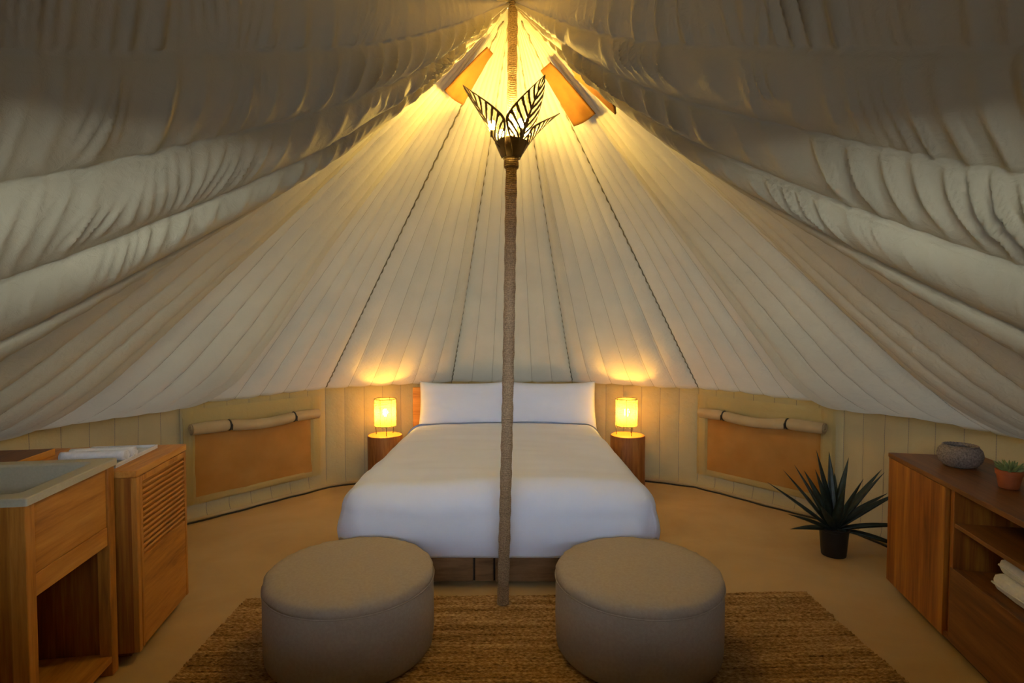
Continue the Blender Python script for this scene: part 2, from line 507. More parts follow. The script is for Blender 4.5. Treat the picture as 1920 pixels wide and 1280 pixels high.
def roof_panel(k):
    p0, p1 = SEAMS[k], SEAMS[k + 1]
    mid = 0.5 * (p0 + p1)
    dmid = abs(math.degrees(math.atan2(math.sin(mid), math.cos(mid))))
    front = dmid > 120
    nch = 5 if front else 6
    per = 26 if front else 14
    ns = 330 if front else 170
    nu = nch * per + 1
    u = np.linspace(0, 1, nu)
    s = np.linspace(0.012, 1.012, ns)
    U, S = np.meshgrid(u, s)
    A = np.array([0, 0, APEX])
    E0 = np.array([*(polar(p0, RAD) - [CX, CY]), eave_z(p0)])
    E1 = np.array([*(polar(p1, RAD) - [CX, CY]), eave_z(p1)])
    E = E0[None, None, :] * (1 - U[..., None]) + E1[None, None, :] * U[..., None]
    P = A + (E - A) * S[..., None]
    n = np.cross(E0 - A, E1 - A); n /= np.linalg.norm(n)
    if n[2] > 0: n = -n
    edge = np.clip(np.minimum(U, 1 - U) * nch * 4, 0, 1)
    amp = {0: 0.03, 1: 0.07, 2: 0.02, 3: 0.19, 4: 0.13, 5: 0.25}.get(min(k, NG - k), 0.08)
    G = np.minimum(S * 1.25, 1.0) * (1 - np.minimum(S, 1) ** 14)
    if front: G = np.sin(np.minimum(S * 2.2, 1.0) * PI / 2) * (1 - np.minimum(S, 1) ** 9)
    if k == 0 or front:
        B = np.clip(1 - np.abs(2 * U - 1) ** 2.8, 0, 1) ** 0.75
    else:                       # side gores hang steeply on their bed side and flatten towards the door
        ub = U if mid < PI else 1 - U
        e0 = 0.10
        B = np.where(ub < e0, (1 - (1 - ub / e0) ** 2) ** 0.8, 1 - np.clip((ub - e0) / (1 - e0), 0, 1) ** 1.6)
    D = amp * G * B
    # large soft undulation along the gore
    D += 0.034 * vnoise(S * 3.1 + k * 7.7, U * 2.0 + k * 3.3, 3) * B * np.minimum(S * 2, 1) * (1 - S ** 8)
    # quilted channels
    t = (U * nch) % 1.0
    puff = np.sin(PI * t) ** 0.62
    ca = (0.055 if front else 0.026) * (0.25 + 0.75 * np.minimum(S * 1.15, 1))
    ca = ca * (1 - 0.75 * np.minimum(S, 1) ** 10)
    if front:
        tt = t ** 1.35 if mid < PI else 1 - (1 - t) ** 1.35
        puff = np.sin(PI * tt) ** 0.55
    ci = np.floor(np.minimum(U * nch, nch - 1e-6))
    cvar = 1.0 + 0.22 * _hash(ci, ci * 0 + k, 9)
    D += ca * puff * cvar
    # gathers: short folds that run across the channels
    gw = {True: 1.0, False: 0.0}[front]
    if dmid > 90 and not front: gw = 0.12
    if min(k, NG - k) == 5:         # only the upper channels are gathered
        uf = U if mid < PI else 1 - U
        gw = 0.15 + 0.85 * smooth01((uf - 0.22) / 0.25)
    sl = S * 2.6
    slant = 0.07 * (t - 0.5) * (1 if mid < PI else -1)
    bow = 0.05 * (t - 0.5) ** 2
    q = sl + slant + bow + 0.030 * vnoise(t * 1.1 + ci * 5, sl * 2.2 + ci * 3.3, 21 + k)
    ph = q * 11.5 + 1.9 * vnoise(q * 3.7 + ci * 9.1, ci * 2.3 + k, 31)
    f1 = 0.5 + 0.5 * np.cos(2 * PI * ph)
    am = np.clip(0.35 + 1.1 * vnoise(q * 4.3 + ci * 4.7, t * 0.9 + ci * 7.7 + k, 33), 0.22, 1.4)
    f2 = 0.5 + 0.5 * np.cos(2 * PI * (q * 31 + 1.3 * vnoise(q * 6 + ci, t * 0.8 + ci * 3.1 + k, 35)))
    am2 = np.clip(vnoise(q * 8 + ci * 2.7, t * 2.0 + ci * 5.9 + k, 37), 0, 1)
    env = (0.30 + 0.70 * puff)
    D += gw * (0.036 * (f1 ** 3.0 - 0.3) * am + 0.019 * f2 ** 2 * am2) * env * edge * np.minimum(S * 6, 1)
    # small puckers along every stitch line
    pk = vnoise(sl * 26, ci * 2 + np.where(t < 0.5, t, t - 1) * 0.6 + k * 4.4, 41)
    D += 0.0022 * pk * np.exp(-((np.minimum(t, 1 - t)) / 0.22) ** 2) * np.minimum(S * 3, 1) * edge
    P = P + n * D[..., None]
    P[..., 2] -= (0.55 if front else 0.25) * amp * G * B
    uv = np.stack([U * nch if not front else U * 0 + 0.5, S], -1).reshape(-1, 2)
    v = P.reshape(-1, 3)
    o = mesh_obj('roof_panel', v, grid_faces(nu, ns), M['roof'], ceiling, True, uv)
    return o
for k in range(NG):
    roof_panel(k)
# twisted sewing cord along the seams between the panels
M['seam'] = plain('olive_seam_cord', (0.20, 0.165, 0.085), 0.9, nscale=120, var=0.4)
for k in range(-3, 5):
    ph = SEAMS[k] if k >= 0 else SEAMS[k + NG]
    e = np.array([*(polar(ph, RAD) - [CX, CY]), eave_z(ph)])
    A = np.array([0, 0, APEX])
    inn = np.array([-math.sin(ph), -math.cos(ph), -1.2]); inn /= np.linalg.norm(inn)
    side = np.array([math.cos(ph), -math.sin(ph), 0])
    pts = []
    for i in range(260):
        f = 0.03 + 0.96 * i / 259
        tw = i * 1.05
        pts.append(A + (e - A) * f + inn * (0.007 + 0.003 * math.sin(tw)) + side * 0.004 * math.cos(tw))
    MB().tube(pts, 0.0042, 5).build('seam_cord', M['seam'], ceiling, True)

# ---- wall panels (quilted, between two seams)
walls = {}
def wall_parent(d):
    nm = 'wall_back' if abs(d) < 40 else ('wall_right' if d > 0 else 'wall_left')
    if abs(d) > 120: nm = 'wall_front'
    if nm not in walls:
        walls[nm] = tag(empty(nm, (CX, CY, 0)), 'low quilted beige canvas tent wall', kind='structure')
    return walls[nm]

def wall_point(phi, z, off=0.0):
    """a point on the faceted wall, off = distance inwards"""
    k = math.floor(phi / (2 * PI / NG) + 0.5)
    m = k * 2 * PI / NG
    rr = RAD * math.cos(PI / NG) / math.cos(phi - m)
    x, y = rr * math.sin(phi) - off * math.sin(m), rr * math.cos(phi) - off * math.cos(m)
    return np.array([x, y, z])

def wall_panel(k):
    p0, p1 = SEAMS[k], SEAMS[k + 1]
    mid = 0.5 * (p0 + p1)
    d = math.degrees(math.atan2(math.sin(mid), math.cos(mid)))
    par = wall_parent(d)
    nch, per, nz = 7, 12, 44
    nu = nch * per + 1
    U, Z = np.meshgrid(np.linspace(0, 1, nu), np.linspace(0, 1, nz))
    E0 = polar(p0, RAD) - [CX, CY]; E1 = polar(p1, RAD) - [CX, CY]
    XY = E0 * (1 - U[..., None]) + E1 * U[..., None]
    zt = (eave_z(p0) * (1 - U) + eave_z(p1) * U) + 0.03
    n = np.array([-math.sin(mid), -math.cos(mid)])
    t = (U * nch) % 1
    puff = np.sin(PI * t) ** 0.6 * 0.012 * (0.5 + 0.5 * np.sin(PI * np.clip(Z, 0.02, 1)))
    big = 0.012 * vnoise(U * 3 + k * 5, Z * 2 + k, 51)
    wr = 0.005 * vnoise(U * 6 + k, Z * 16 + k * 3, 53) * np.clip(1.3 - Z, 0, 1)
    hem = 0.03 * np.clip(1 - Z / 0.10, 0, 1) ** 2
    edge = np.clip(np.minimum(U, 1 - U) * 14, 0, 1)
    D = puff + (big + wr) * edge + hem
    P = np.concatenate([XY + n * D[..., None], (Z * zt)[..., None]], -1)
    uv = np.stack([U * nch, Z * 0.4], -1).reshape(-1, 2)
    return mesh_obj('wall_panel', P.reshape(-1, 3), grid_faces(nu, nz), M['wall'], par, True, uv)
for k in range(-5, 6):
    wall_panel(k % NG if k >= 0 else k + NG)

# hem roll where the wall meets the floor
hem = MB()
pts = []
for i in range(0, 241):
    phi = math.radians(-138 + 276 * i / 240)
    p = wall_point(phi, 0.014, 0.045 + 0.008 * math.sin(i * 0.9) * math.sin(i * 0.37))
    pts.append((p[0] + CX, p[1] + CY, p[2]))
hem.tube(pts, 0.014, 8)
tag(hem.build('baseboard_back', M['blind'], None, True), 'rolled canvas hem along the foot of the tent wall', kind='structure')
cordpts = []
for i in range(0, 241):
    phi = math.radians(-138 + 276 * i / 240)
    p = wall_point(phi, 0.006, 0.068 + 0.008 * math.sin(i * 0.9) * math.sin(i * 0.37))
    cordpts.append((p[0] + CX, p[1] + CY, p[2]))
tag(MB().tube(cordpts, 0.006, 6).build('trim_1', M['cord'], None, True), 'dark cord running along the wall hem on the floor', kind='structure')

# ---- added unseen canvas screens that keep daylight off the front folds and ottomans
blocker = tag(empty('wall_light_block', (0, 0, 0)), 'added dark canvas screens out of view that block daylight', kind='structure')
pv = MB()
prof = [(-1.95, 0.0), (-1.95, 1.8), (-1.2, 2.0), (0, 2.12), (1.2, 2.0), (1.95, 1.8), (1.95, 0.0)]
ys = [2.6, 1.8, 1.05, 0.2, -0.8, -1.7]
vv = []
for y in ys:
    for x, z in prof:
        up = 0.95 * np.clip((y + 0.8) / 1.85, 0, 1) + 0.25 * max(0, y - 1.05) if z > 0 else 0
        vv.append((x * (1.0 + 0.14 * max(0, y)), y, z + up if z > 0 else (-0.05 if y < 2.0 else 1.2)))
pv.add(vv, grid_faces(len(prof), len(ys)))
pv.build('light_block_canopy', M['blocker_cloth'], blocker)  # unseen sheet added to keep sky light off the front roof
MB().box(-1.95, 1.95, -1.74, -1.70, -0.05, 1.50).build('light_block_curtain', M['blocker_cloth'], blocker)  # unseen screen added so daylight enters only through a high slot
MB().box(-1.95, 1.95, -0.30, -0.26, -0.05, 1.30).build('light_block_half_door', M['blocker_cloth'], blocker)  # unseen half-height screen added to shade the ottoman fronts
# unseen flaps and valance, added to keep door light off the front roof
wf = wall_parent(170)
fw = MB()
for sx in (-1, 1):
    a = (sx * 0.85, 0.30 - CY); b = (sx * 1.60, 0.72 - CY)
    fw.add([(a[0], a[1], 0), (b[0], b[1], 0), (b[0], b[1], 2.42), (a[0], a[1], 2.7)], [(0, 1, 2, 3)])
fw.add([(-0.85, 0.30 - CY, 1.79), (0.85, 0.30 - CY, 1.79), (0.85, 0.30 - CY, 2.6), (-0.85, 0.30 - CY, 2.6)], [(0, 1, 2, 3)])
fw.build('door_light_block', M['blocker_cloth'], wf)

# ---- windows in the low wall
def window(name, sgn, label):
    root = tag(empty(name, (CX, CY, 0)), label, kind='structure')
    c = math.radians(51.43) * sgn
    def P(a, z, off):      # a in degrees from the middle of the facet, away from the bed is positive
        return wall_point(c + math.radians(a) * sgn, z, off)
    z0, z1 = 0.165, 0.655
    a0, a1 = (-10.6, 10.0) if sgn > 0 else (-9.4, 11.2)
    # canvas infill
    nu, nv = 33, 17
    v = []
    for j in range(nv):
        for i in range(nu):
            fa, fz = i / (nu - 1), j / (nv - 1)
            sag = 0.007 * float(vnoise(fa * 5 + fz * 2.5, fz * 2 - fa * 3 + sgn * 3, 61)) if sgn < 0 else 0.002 * float(vnoise(fa * 4, fz * 3, 62))
            v.append(P(a0 + (a1 - a0) * fa, z0 + (z1 - z0) * fz, 0.034 + sag))
    mesh_obj('canvas_pane', v, grid_faces(nu, nv), M['mesh_window'], root)
    # border strips, folded canvas
    def strip(aa0, aa1, zz0, zz1):
        nu, nv = 24, 6
        v = []
        for j in range(nv):
            for i in range(nu):
                fa, fz = i / (nu - 1), j / (nv - 1)
                edge = min(1, 5 * min(fa, 1 - fa, fz, 1 - fz) + (0.0))
                a, z = aa0 + (aa1 - aa0) * fa, zz0 + (zz1 - zz0) * fz
                v.append(P(a, z, 0.036 + 0.012 * edge + 0.003 * float(vnoise(a * 2.5, z * 30, 63))))
        uv = [(0.5 + 0 * i, 0) for i in range(nu * nv)]
        mesh_obj('border', v, grid_faces(nu, nv), M['wall'], root, True, uv)
    strip(a0 - 2.0, a0 + 0.15, z0 - 0.045, z1 + 0.14)
    strip(a1 - 0.15, a1 + 2.0, z0 - 0.045, z1 + 0.14)
    strip(a0, a1, z0 - 0.045, z0 + 0.006)
    strip(a0, a1, z1 - 0.006, z1 + 0.14)
    # rolled-up blind
    nseg, nc = 60, 20
    v = []
    ties = (0.22, 0.74)
    al, ar = a0 - 0.6, a1 + 0.9
    for j in range(nseg):
        f = j / (nseg - 1)
        pinch = 1 - 0.22 * sum(math.exp(-((f - t) / 0.018) ** 2) for t in ties)
        rr = (0.040 + 0.003 * math.sin(f * 9)) * pinch
        zc = 0.658 - 0.022 * math.sin(PI * np.clip((f - 0.22) / 0.52, 0, 1)) + 0.012 * (f - 0.5)
        base = P(al + (ar - al) * f, zc, 0.095)
        inn = -np.array([math.sin(c), math.cos(c), 0])
        for i in range(nc):
            th = 2 * PI * i / nc
            r2 = rr * (1 + 0.05 * math.sin(2 * th + f * 7) + 0.02 * float(vnoise(th * 2, f * 26, 64)))
            v.append(base + inn * r2 * math.cos(th) + np.array([0, 0, r2 * math.sin(th)]))
    mesh_obj('rolled_blind', v, grid_faces(nc, nseg, wrap_u=True), M['blind'], root)
    # spiral ends of the roll
    for f, sg in ((0.0, -1), (1.0, 1)):
        base = P(al + (ar - al) * f + sg * 0.05, 0.658 + 0.012 * (f - 0.5), 0.095)
        inn = -np.array([math.sin(c), math.cos(c), 0])
        sp = []
        for i in range(56):
            th = i / 55 * 5 * PI
            r2 = 0.006 + 0.030 * i / 55
            sp.append(base + inn * r2 * math.cos(th) + np.array([0, 0, r2 * math.sin(th)]))
        MB().tube(sp, 0.0045, 6).build('roll_end', M['blind'], root, True)
    for t in ties:
        base = P(al + (ar - al) * t, 0.655, 0.095)
        base[2] = 0.658 - 0.022 * math.sin(PI * np.clip((t - 0.22) / 0.52, 0, 1)) + 0.012 * (t - 0.5)
        inn = -np.array([math.sin(c), math.cos(c), 0])
        tie = MB()
        tie.tube([base + inn * 0.036 * math.cos(a) + np.array([0, 0, 0.036 * math.sin(a)]) for a in np.linspace(0, 2 * PI, 22)], 0.006, 6)
        tie.tube([base + inn * 0.04 + np.array([0, 0, 0.012]), base + inn * 0.052 + np.array([0, 0, 0.004]), base + inn * 0.048 + np.array([0, 0, -0.03])], 0.005, 6)
        tie.build('tie', M['cord'], root, True)
window('window_1', -1, 'brown canvas tent window with rolled blind beside the louvred cabinet')
window('window_2', 1, 'brown canvas tent window with rolled blind behind the spiky plant')

# ---- vents sewn onto the roof near the top
def vent(phi0, phi1, s0, s1, label):
    root = None
    nu, ns = 13, 19
    A = np.array([0, 0, APEX])
    def cone_pt(ph, s_):
        ph = math.radians(ph)
        e = np.array([RAD * 0.985 * math.sin(ph), RAD * 0.985 * math.cos(ph), 0.83])
        m = np.array([-math.sin(ph), -math.cos(ph), -1.2]); m /= np.linalg.norm(m)
        return A + (e - A) * s_ + m * (0.075 + 0.10 * s_)
    c00, c10, c01, c11 = cone_pt(phi0, s0), cone_pt(phi1, s0), cone_pt(phi0, s1), cone_pt(phi1, s1)
    n = np.cross(c01 - c00, c10 - c00); n /= np.linalg.norm(n)
    if n[2] > 0: n = -n
    v = []
    for j in range(ns):
        for i in range(nu):
            fu, fs = i / (nu - 1), j / (ns - 1)
            p = (c00 * (1 - fu) + c10 * fu) * (1 - fs) + (c01 * (1 - fu) + c11 * fu) * fs
            v.append(p + n * (0.012 * fs * fs + 0.004 * float(vnoise(fu * 3, fs * 5, 71)) - 0.010 * math.sin(PI * fu) * fs) + np.array([0, 0, -0.012 * math.sin(PI * fu) * fs]))
    o = mesh_obj('roof_vent', v, grid_faces(nu, ns), M['vent'], None, True, None, (CX, CY, 0))
    md = o.modifiers.new('thick', 'SOLIDIFY'); md.thickness = 0.008
    tag(o, label, 'vent', 'brown vent flaps below the tent top')
vent(51, 77, 0.098, 0.198, 'brown canvas vent flap right of the leaf lamp, fully in view')
vent(-84, -52, 0.07, 0.158, 'brown canvas vent flap left of the leaf lamp')
vent(97, 116, 0.145, 0.225, 'brown vent flap half hidden by the dark roof folds on the right')

# ================================================================== THINGS
# ---- rug
def make_rug():
    x0, x1, y0, y1 = -1.43, 1.43, 0.72, 2.76
    nx, ny = 300, 720
    X, Y = np.meshgrid(np.linspace(x0, x1, nx), np.linspace(y0, y1, ny))
    row = 0.0215
    q = (Y - y0) / row + 0.10 * vnoise(X * 1.3, Y * 4, 81)
    t = q % 1.0
    ri = np.floor(q)
    h = np.abs(np.sin(PI * t)) ** 0.7
    ch = np.sin(2 * PI * (X / 0.026 + np.where(ri % 2 < 1, 1, -1) * t * 0.9 + ri * 0.37))
    Z = 0.008 + 0.0065 * h + 0.0022 * ch * h + 0.0015 * vnoise(X * 40, Y * 40, 82)
    X = X + 0.006 * vnoise(Y * 30, X * 0 + 1, 83) * (np.abs(X) > 1.35)
    Y = Y + 0.006 * vnoise(X * 6, X * 0 + 3, 84)
    v = np.stack([X, Y, Z], -1).reshape(-1, 3)
    v[:, 1] -= 1.74
    o = mesh_obj('rug', v, grid_faces(nx, ny), M['jute'], None, True, None, (0.112, 1.765, 0.0))
    o.rotation_euler = (0, 0, math.radians(1.4))
    tag(o, 'brown woven jute rug lying under the ottomans and the pole foot', 'rug')
make_rug()

# ---- tent pole with rope winding
PB = Vector((-0.046, 2.695, 0.0)); PT = Vector((0.004, 2.72, 2.93))
def pole_at(z):
    f = z / 2.93
    bend = 0.008 * math.sin(PI * f)
    return Vector((PB.x + (PT.x - PB.x) * f + bend, PB.y, z))
pole = tag(empty('tent_pole', PB), 'tall rope-wrapped pole standing in the middle of the tent', 'pole')
def rel(p): return Vector(p) - PB
MB().tube([rel(pole_at(z)) for z in np.linspace(0.012, 2.94, 20)], 0.019, 12).build('shaft', M['rope'], pole, True)
def winding(z0, z1, rad, pitch, rr):
    turns = (z1 - z0) / pitch
    nt = int(turns * 18)
    pts = []
    for i in range(nt):
        z = z0 + (z1 - z0) * i / (nt - 1)
        a = 2 * PI * turns * i / (nt - 1)
        c = rel(pole_at(z))
        r = rad + 0.0012 * math.sin(z * 41) + 0.0008 * math.sin(z * 97)
        pts.append((c.x + r * math.cos(a), c.y + r * math.sin(a), c.z))
    return MB().tube(pts, rr, 6)
winding(0.016, 2.165, 0.0235, 0.0088, 0.0054).build('rope_winding', M['rope'], pole, True)
winding(2.145, 2.235, 0.030, 0.0088, 0.0056).build('rope_collar', M['rope'], pole, True)
winding(2.24, 2.93, 0.0195, 0.0085, 0.0050).build('rope_winding', M['rope'], pole, True)
MB().lathe([(0.024, 2.925), (0.020, 2.95), (0.006, 2.985), (0.002, 3.0)], 16, c=(PT.x - PB.x, 0)).build('pole_tip', M['metal'], pole, True)

# ---- leaf lamp on the pole
LB = pole_at(2.19)
lamp = tag(empty('leaf_lamp', LB), 'bronze lamp of cut-out palm leaves glowing around the pole top', 'lamp')
def petal(az, length, half, lean, curl, parent):
    nu, nv = 110, 57
    us = np.linspace(0, 1, nu); vs = np.linspace(-1, 1, nv)
    V = np.zeros((nu, nv, 3))
    for i, uu in enumerate(us):
        if uu < 0.2:
            w = 0.024 + (half * 0.62 - 0.024) * (uu / 0.2) ** 1.3
        else:
            f = (uu - 0.2) / 0.8
            w = half * (0.62 + 0.38 * math.sin(min(1, f / 0.32) * PI / 2)) * (1 - max(0, (f - 0.22) / 0.78) ** 1.55)
        th = lean + curl * uu
        # midrib path
        zz = length * (uu * math.cos(lean) - 0.10 * uu * uu)
        rr = 0.040 + length * (uu * math.sin(lean) + curl * uu * uu)
        for j, vvv in enumerate(vs):
            y = w * vvv
            dish = 0.55 * y * y / max(half, 1e-4)
            V[i, j] = (rr - dish * math.cos(th), y, zz + dish * math.sin(th))
    R = Matrix.Rotation(az, 3, 'Z')
    idx = -np.ones((nu, nv), int); verts = []; faces = []
    def vid(i, j):
        if idx[i, j] < 0:
            idx[i, j] = len(verts); verts.append(R @ Vector(V[i, j]))
        return idx[i, j]
    for i in range(nu - 1):
        for j in range(nv - 1):
            uu = (us[i] + us[i + 1]) / 2; av = abs((vs[j] + vs[j + 1]) / 2)
            solid = uu < 0.22 - 0.0 * av or av < 0.10 * (1.15 - uu) + 0.02 or av > 0.885
            if not solid:
                q = uu * 9.0 - av * (3.3 - 1.8 * uu)
                solid = (q % 1.0) < 0.42
            if uu > 0.965: solid = True
            if solid:
                faces.append((vid(i, j), vid(i + 1, j), vid(i + 1, j + 1), vid(i, j + 1)))
    o = mesh_obj('leaf', verts, faces, M['metal'], parent, True)
    md = o.modifiers.new('thick', 'SOLIDIFY'); md.thickness = 0.004
    return o
MB().lathe([(0.037, 0.0), (0.039, 0.02), (0.052, 0.052), (0.072, 0.082), (0.070, 0.084), (0.050, 0.056), (0.037, 0.024)], 40).build('cup', M['metal'], lamp, True)
petal(math.radians(-155), 0.375, 0.085, math.radians(24), 0.14, lamp)
petal(math.radians(-52), 0.385, 0.088, math.radians(24), 0.12, lamp)
petal(math.radians(12), 0.30, 0.07, math.radians(28), 0.20, lamp)
petal(math.radians(112), 0.30, 0.07, math.radians(26), 0.12, lamp)
def bulb(parent, loc, r, mat, socket_len=0.03, glow='bulb'):
    b = MB().lathe([(0.0005, r * 1.25), (r * 0.55, r * 1.05), (r * 0.95, r * 0.45), (r, 0), (r * 0.85, -r * 0.6), (r * 0.5, -r * 1.25), (r * 0.42, -r * 1.5)], 14)
    b.v = [(x + loc[0], y + loc[1], z + loc[2]) for x, y, z in b.v]
    o = b.build(glow, mat, parent, True)
    s = MB().lathe([(r * 0.5, -r * 1.4), (r * 0.52, -r * 1.5 - socket_len), (0.001, -r * 1.5 - socket_len)], 12)
    s.v = [(x + loc[0], y + loc[1], z + loc[2]) for x, y, z in s.v]
    s.build('socket', M['metal'], parent, True)
    return o
for az, rr, z in ((-150, 0.105, 0.140), (-60, 0.090, 0.140), (35, 0.095, 0.140), (125, 0.085, 0.140)):
    a = math.radians(az)
    bulb(lamp, (rr * math.cos(a), rr * math.sin(a), z), 0.017, M['bulb'], 0.03)
    MB().tube([(0.022 * math.cos(a), 0.022 * math.sin(a), 0.02), (rr * 0.7 * math.cos(a), rr * 0.7 * math.sin(a), 0.05), (rr * math.cos(a), rr * math.sin(a), z - 0.05)], 0.004, 6).build('bulb_arm', M['metal'], lamp, True)

# ---- bed
BX = -0.072
BY0, BY1 = 2.905, 4.98
bed = tag(empty('bed', (BX, BY0, 0)), 'low wooden platform bed behind the pole', 'bed')
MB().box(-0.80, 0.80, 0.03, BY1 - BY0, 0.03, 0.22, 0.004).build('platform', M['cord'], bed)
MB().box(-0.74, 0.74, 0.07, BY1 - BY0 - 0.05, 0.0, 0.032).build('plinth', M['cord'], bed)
bx = [-0.83, -0.57, -0.130, -0.022, 0.39, 0.60, 0.83]
for a, b in zip(bx[:-1], bx[1:]):
    jz = rng.uniform(-0.003, 0.003)
    MB().box(a + 0.005, b - 0.005, jz, 0.028, 0.026, 0.235, 0.004).build('board', M['oak_x'], bed)
for sx in (-1, 1):
    x = sx * 0.815
    MB().box(min(x - 0.014, x + 0.014), max(x - 0.014, x + 0.014), 0.03, BY1 - BY0, 0.026, 0.235, 0.004).build('side_rail', M['oak_x'], bed)
MB().box(-0.825, 0.815, BY1 - BY0, BY1 - BY0 + 0.04, 0.02, 0.82, 0.01).build('headboard', M['pine_x'], bed)
# mattress
def rounded_box(x0, x1, y0, y1, z0, z1, r):
    return MB().box(x0, x1, y0, y1, z0, z1, r)
mt = rounded_box(-0.79, 0.79, 0.04, BY1 - BY0 - 0.01, 0.22, 0.445, 0.05)
mt.build('mattress', M['white'], bed, True)

# duvet
def make_duvet():
    wx, ly = 0.715, 1.775       # flat core: |x| < wx, 0.13 < y < ly
    y_front = 0.13
    ns = 46
    # drop profile (outward, down) along the cloth
    def prof(rho):
        R = 0.155
        if rho < R * PI / 2:
            a = rho / R
            return R * math.sin(a), R * (1 - math.cos(a))
        d = rho - R * PI / 2
        return R + 0.022 * math.sin(min(1, d / 0.24) * PI) - 0.05 * max(0, d - 0.12), R + d * 0.985
    rmax_f, rmax_s = 0.455, 0.42
    # cloth coordinates
    ps = np.concatenate([np.linspace(-wx - rmax_s, -wx, 30)[:-1], np.linspace(-wx, wx, 70), np.linspace(wx, wx + rmax_s, 30)[1:]])
    qs = np.concatenate([np.linspace(y_front - rmax_f, y_front, 30)[:-1], np.linspace(y_front, ly, 84)])
    v = []
    for q in qs:
        for p in ps:
            dx = max(abs(p) - wx, 0) * (1 if p > 0 else -1)
            dy = min(q - y_front, 0)
            rho = math.hypot(dx, dy)
            cxp, cyp = min(max(p, -wx), wx), max(q, y_front)
            lim = 1.0
            if dx != 0 and dy != 0:
                m = max(abs(dx) / rmax_s, abs(dy) / rmax_f) * rmax_s   # square cloth corner pulled to a round hem
                rho = m * (1.0 + 0.04 * math.sin(math.atan2(abs(dy), abs(dx)) * 2))
            h, d = prof(rho)
            if rho > 1e-6:
                L_ = math.hypot(dx, dy)
                ux, uy = dx / L_, dy / L_
            else:
                ux = uy = 0
            th = math.atan2(dy, dx) if rho > 0 else 0
            fold = 0.0
            if rho > 0.1:
                al = p if abs(dy) > abs(dx) else q
                fold = 0.013 * float(vnoise(al * 4.2 + 3, rho * 1.2, 91)) * min(1, (rho - 0.1) / 0.2)
            z = 0.53 - d
            hemlift = 0.10 * max(0, (abs(p) - 0.35)) ** 2 if dy < 0 else 0
            z += hemlift * min(1, -dy / 0.3) if dy < 0 else 0
            crown = 0.018 * (1 - (min(abs(p), wx) / wx) ** 2)
            wr = 0.006 * float(vnoise(p * 1.6, q * 5.5, 92)) + 0.003 * float(vnoise(p * 5, q * 13, 93)) + 0.008 * float(vnoise(p * 2.3 + 5, q * 2.1, 94))
            v.append(((cxp + ux * (h + fold)) * (1 - 0.05 * np.clip(q / 1.8, 0, 1)), cyp + uy * (h + fold), z + crown * max(0, 1 - rho / 0.15) + wr * (1 if rho < 0.15 else 0.4)))
    o = mesh_obj('duvet', v, grid_faces(len(ps), len(qs)), M['white'], None, True, None, (BX, BY0, 0))
    md = o.modifiers.new('thick', 'SOLIDIFY'); md.thickness = 0.03; md.offset = -1
    tag(o, 'smooth white duvet spread over the bed and hanging down its front', 'duvet')
    # folded-back upper edge
    v = []
    nu, nv = 80, 14
    for j in range(nv):
        f = j / (nv - 1)
        for i in range(nu):
            p = -(wx + 0.20) + 2 * (wx + 0.20) * i / (nu - 1)
            dx = max(abs(p) - wx, 0)
            h, d = prof(dx)
            x = (min(abs(p), wx) + h) * (1 if p > 0 else -1) * 0.952
            a = f * PI
            y = ly - 0.005 + 0.040 * math.sin(a)
            z = 0.53 - d - 0.018 + 0.034 * math.cos(a) + 0.018 * (1 - (min(abs(p), wx) / wx) ** 2) * max(0, 1 - dx / .15)
            z += 0.004 * float(vnoise(p * 5, f, 95))
            v.append((x, y, z))
    e = mesh_obj('folded_edge', v, grid_faces(nu, nv), M['white'], o, True)
make_duvet()

# pillows
def pillow(cx, cy, cz, w, h, t, lean, seed, label):
    n = 40
    v = []; f = []
    for side in (1, -1):
        for j in range(n):
            for i in range(n):
                a, b = -1 + 2 * i / (n - 1), -1 + 2 * j / (n - 1)
                th = t * ((1 - a ** 4) * (1 - b ** 4)) ** 0.5
                pin = 1 - 0.035 * (1 - b * b)
                pinb = 1 - 0.10 * (1 - abs(a) ** 3)
                x = w / 2 * a * pin
                z = h / 2 * b * pinb
                wr = 0.006 * float(vnoise(a * 3 + seed, b * 3, 96)) * (1 - a ** 4) * (1 - b ** 4)
                v.append((x, -side * (th + (wr if side > 0 else 0)), z))
    f = grid_faces(n, n) + [tuple(i + n * n for i in q) for q in grid_faces(n, n, flip=True)]
    R = Matrix.Rotation(-lean, 4, 'X')
    v = [R @ Vector(p) for p in v]
    o = mesh_obj('pillow', v, f, M['white'], None, True, None, (cx, cy, cz))
    bm = bmesh.new(); bm.from_mesh(o.data)
    bmesh.ops.remove_doubles(bm, verts=list(bm.verts), dist=0.0005)
    bm.to_mesh(o.data); bm.free()
    tag(o, label, 'pillow', 'pillows against the headboard')
pillow(-0.43, 4.85, 0.675, 0.775, 0.43, 0.09, math.radians(14), 1, 'white pillow leaning on the headboard left of the pole')
pillow(0.352, 4.85, 0.675, 0.775, 0.43, 0.09, math.radians(14), 7, 'white pillow leaning on the headboard right of the pole')

# ---- log stools as nightstands and the bedside lamps
def nightstand(x, y, label, seed):
    r = tag(empty('log_nightstand', (x, y, 0)), label, 'nightstand', 'log nightstands beside the bed')
    MB().lathe([(0.146, 0.0), (0.146, 0.02), (0.143, 0.2), (0.145, 0.44), (0.140, 0.447)], 48, cap0=True, wob=0.03, seed=seed).build('trunk', M['log_z'], r, True)
    MB().lathe([(0.140, 0.447), (0.10, 0.449), (0.001, 0.449)], 48, wob=0.03, seed=seed).build('top_face', M['log_top'], r, True)
nightstand(-1.085, 4.70, 'log section nightstand left of the bed, partly behind the duvet', 1.0)
nightstand(0.985, 4.70, 'log section nightstand right of the bed, standing clear on the floor', 2.3)

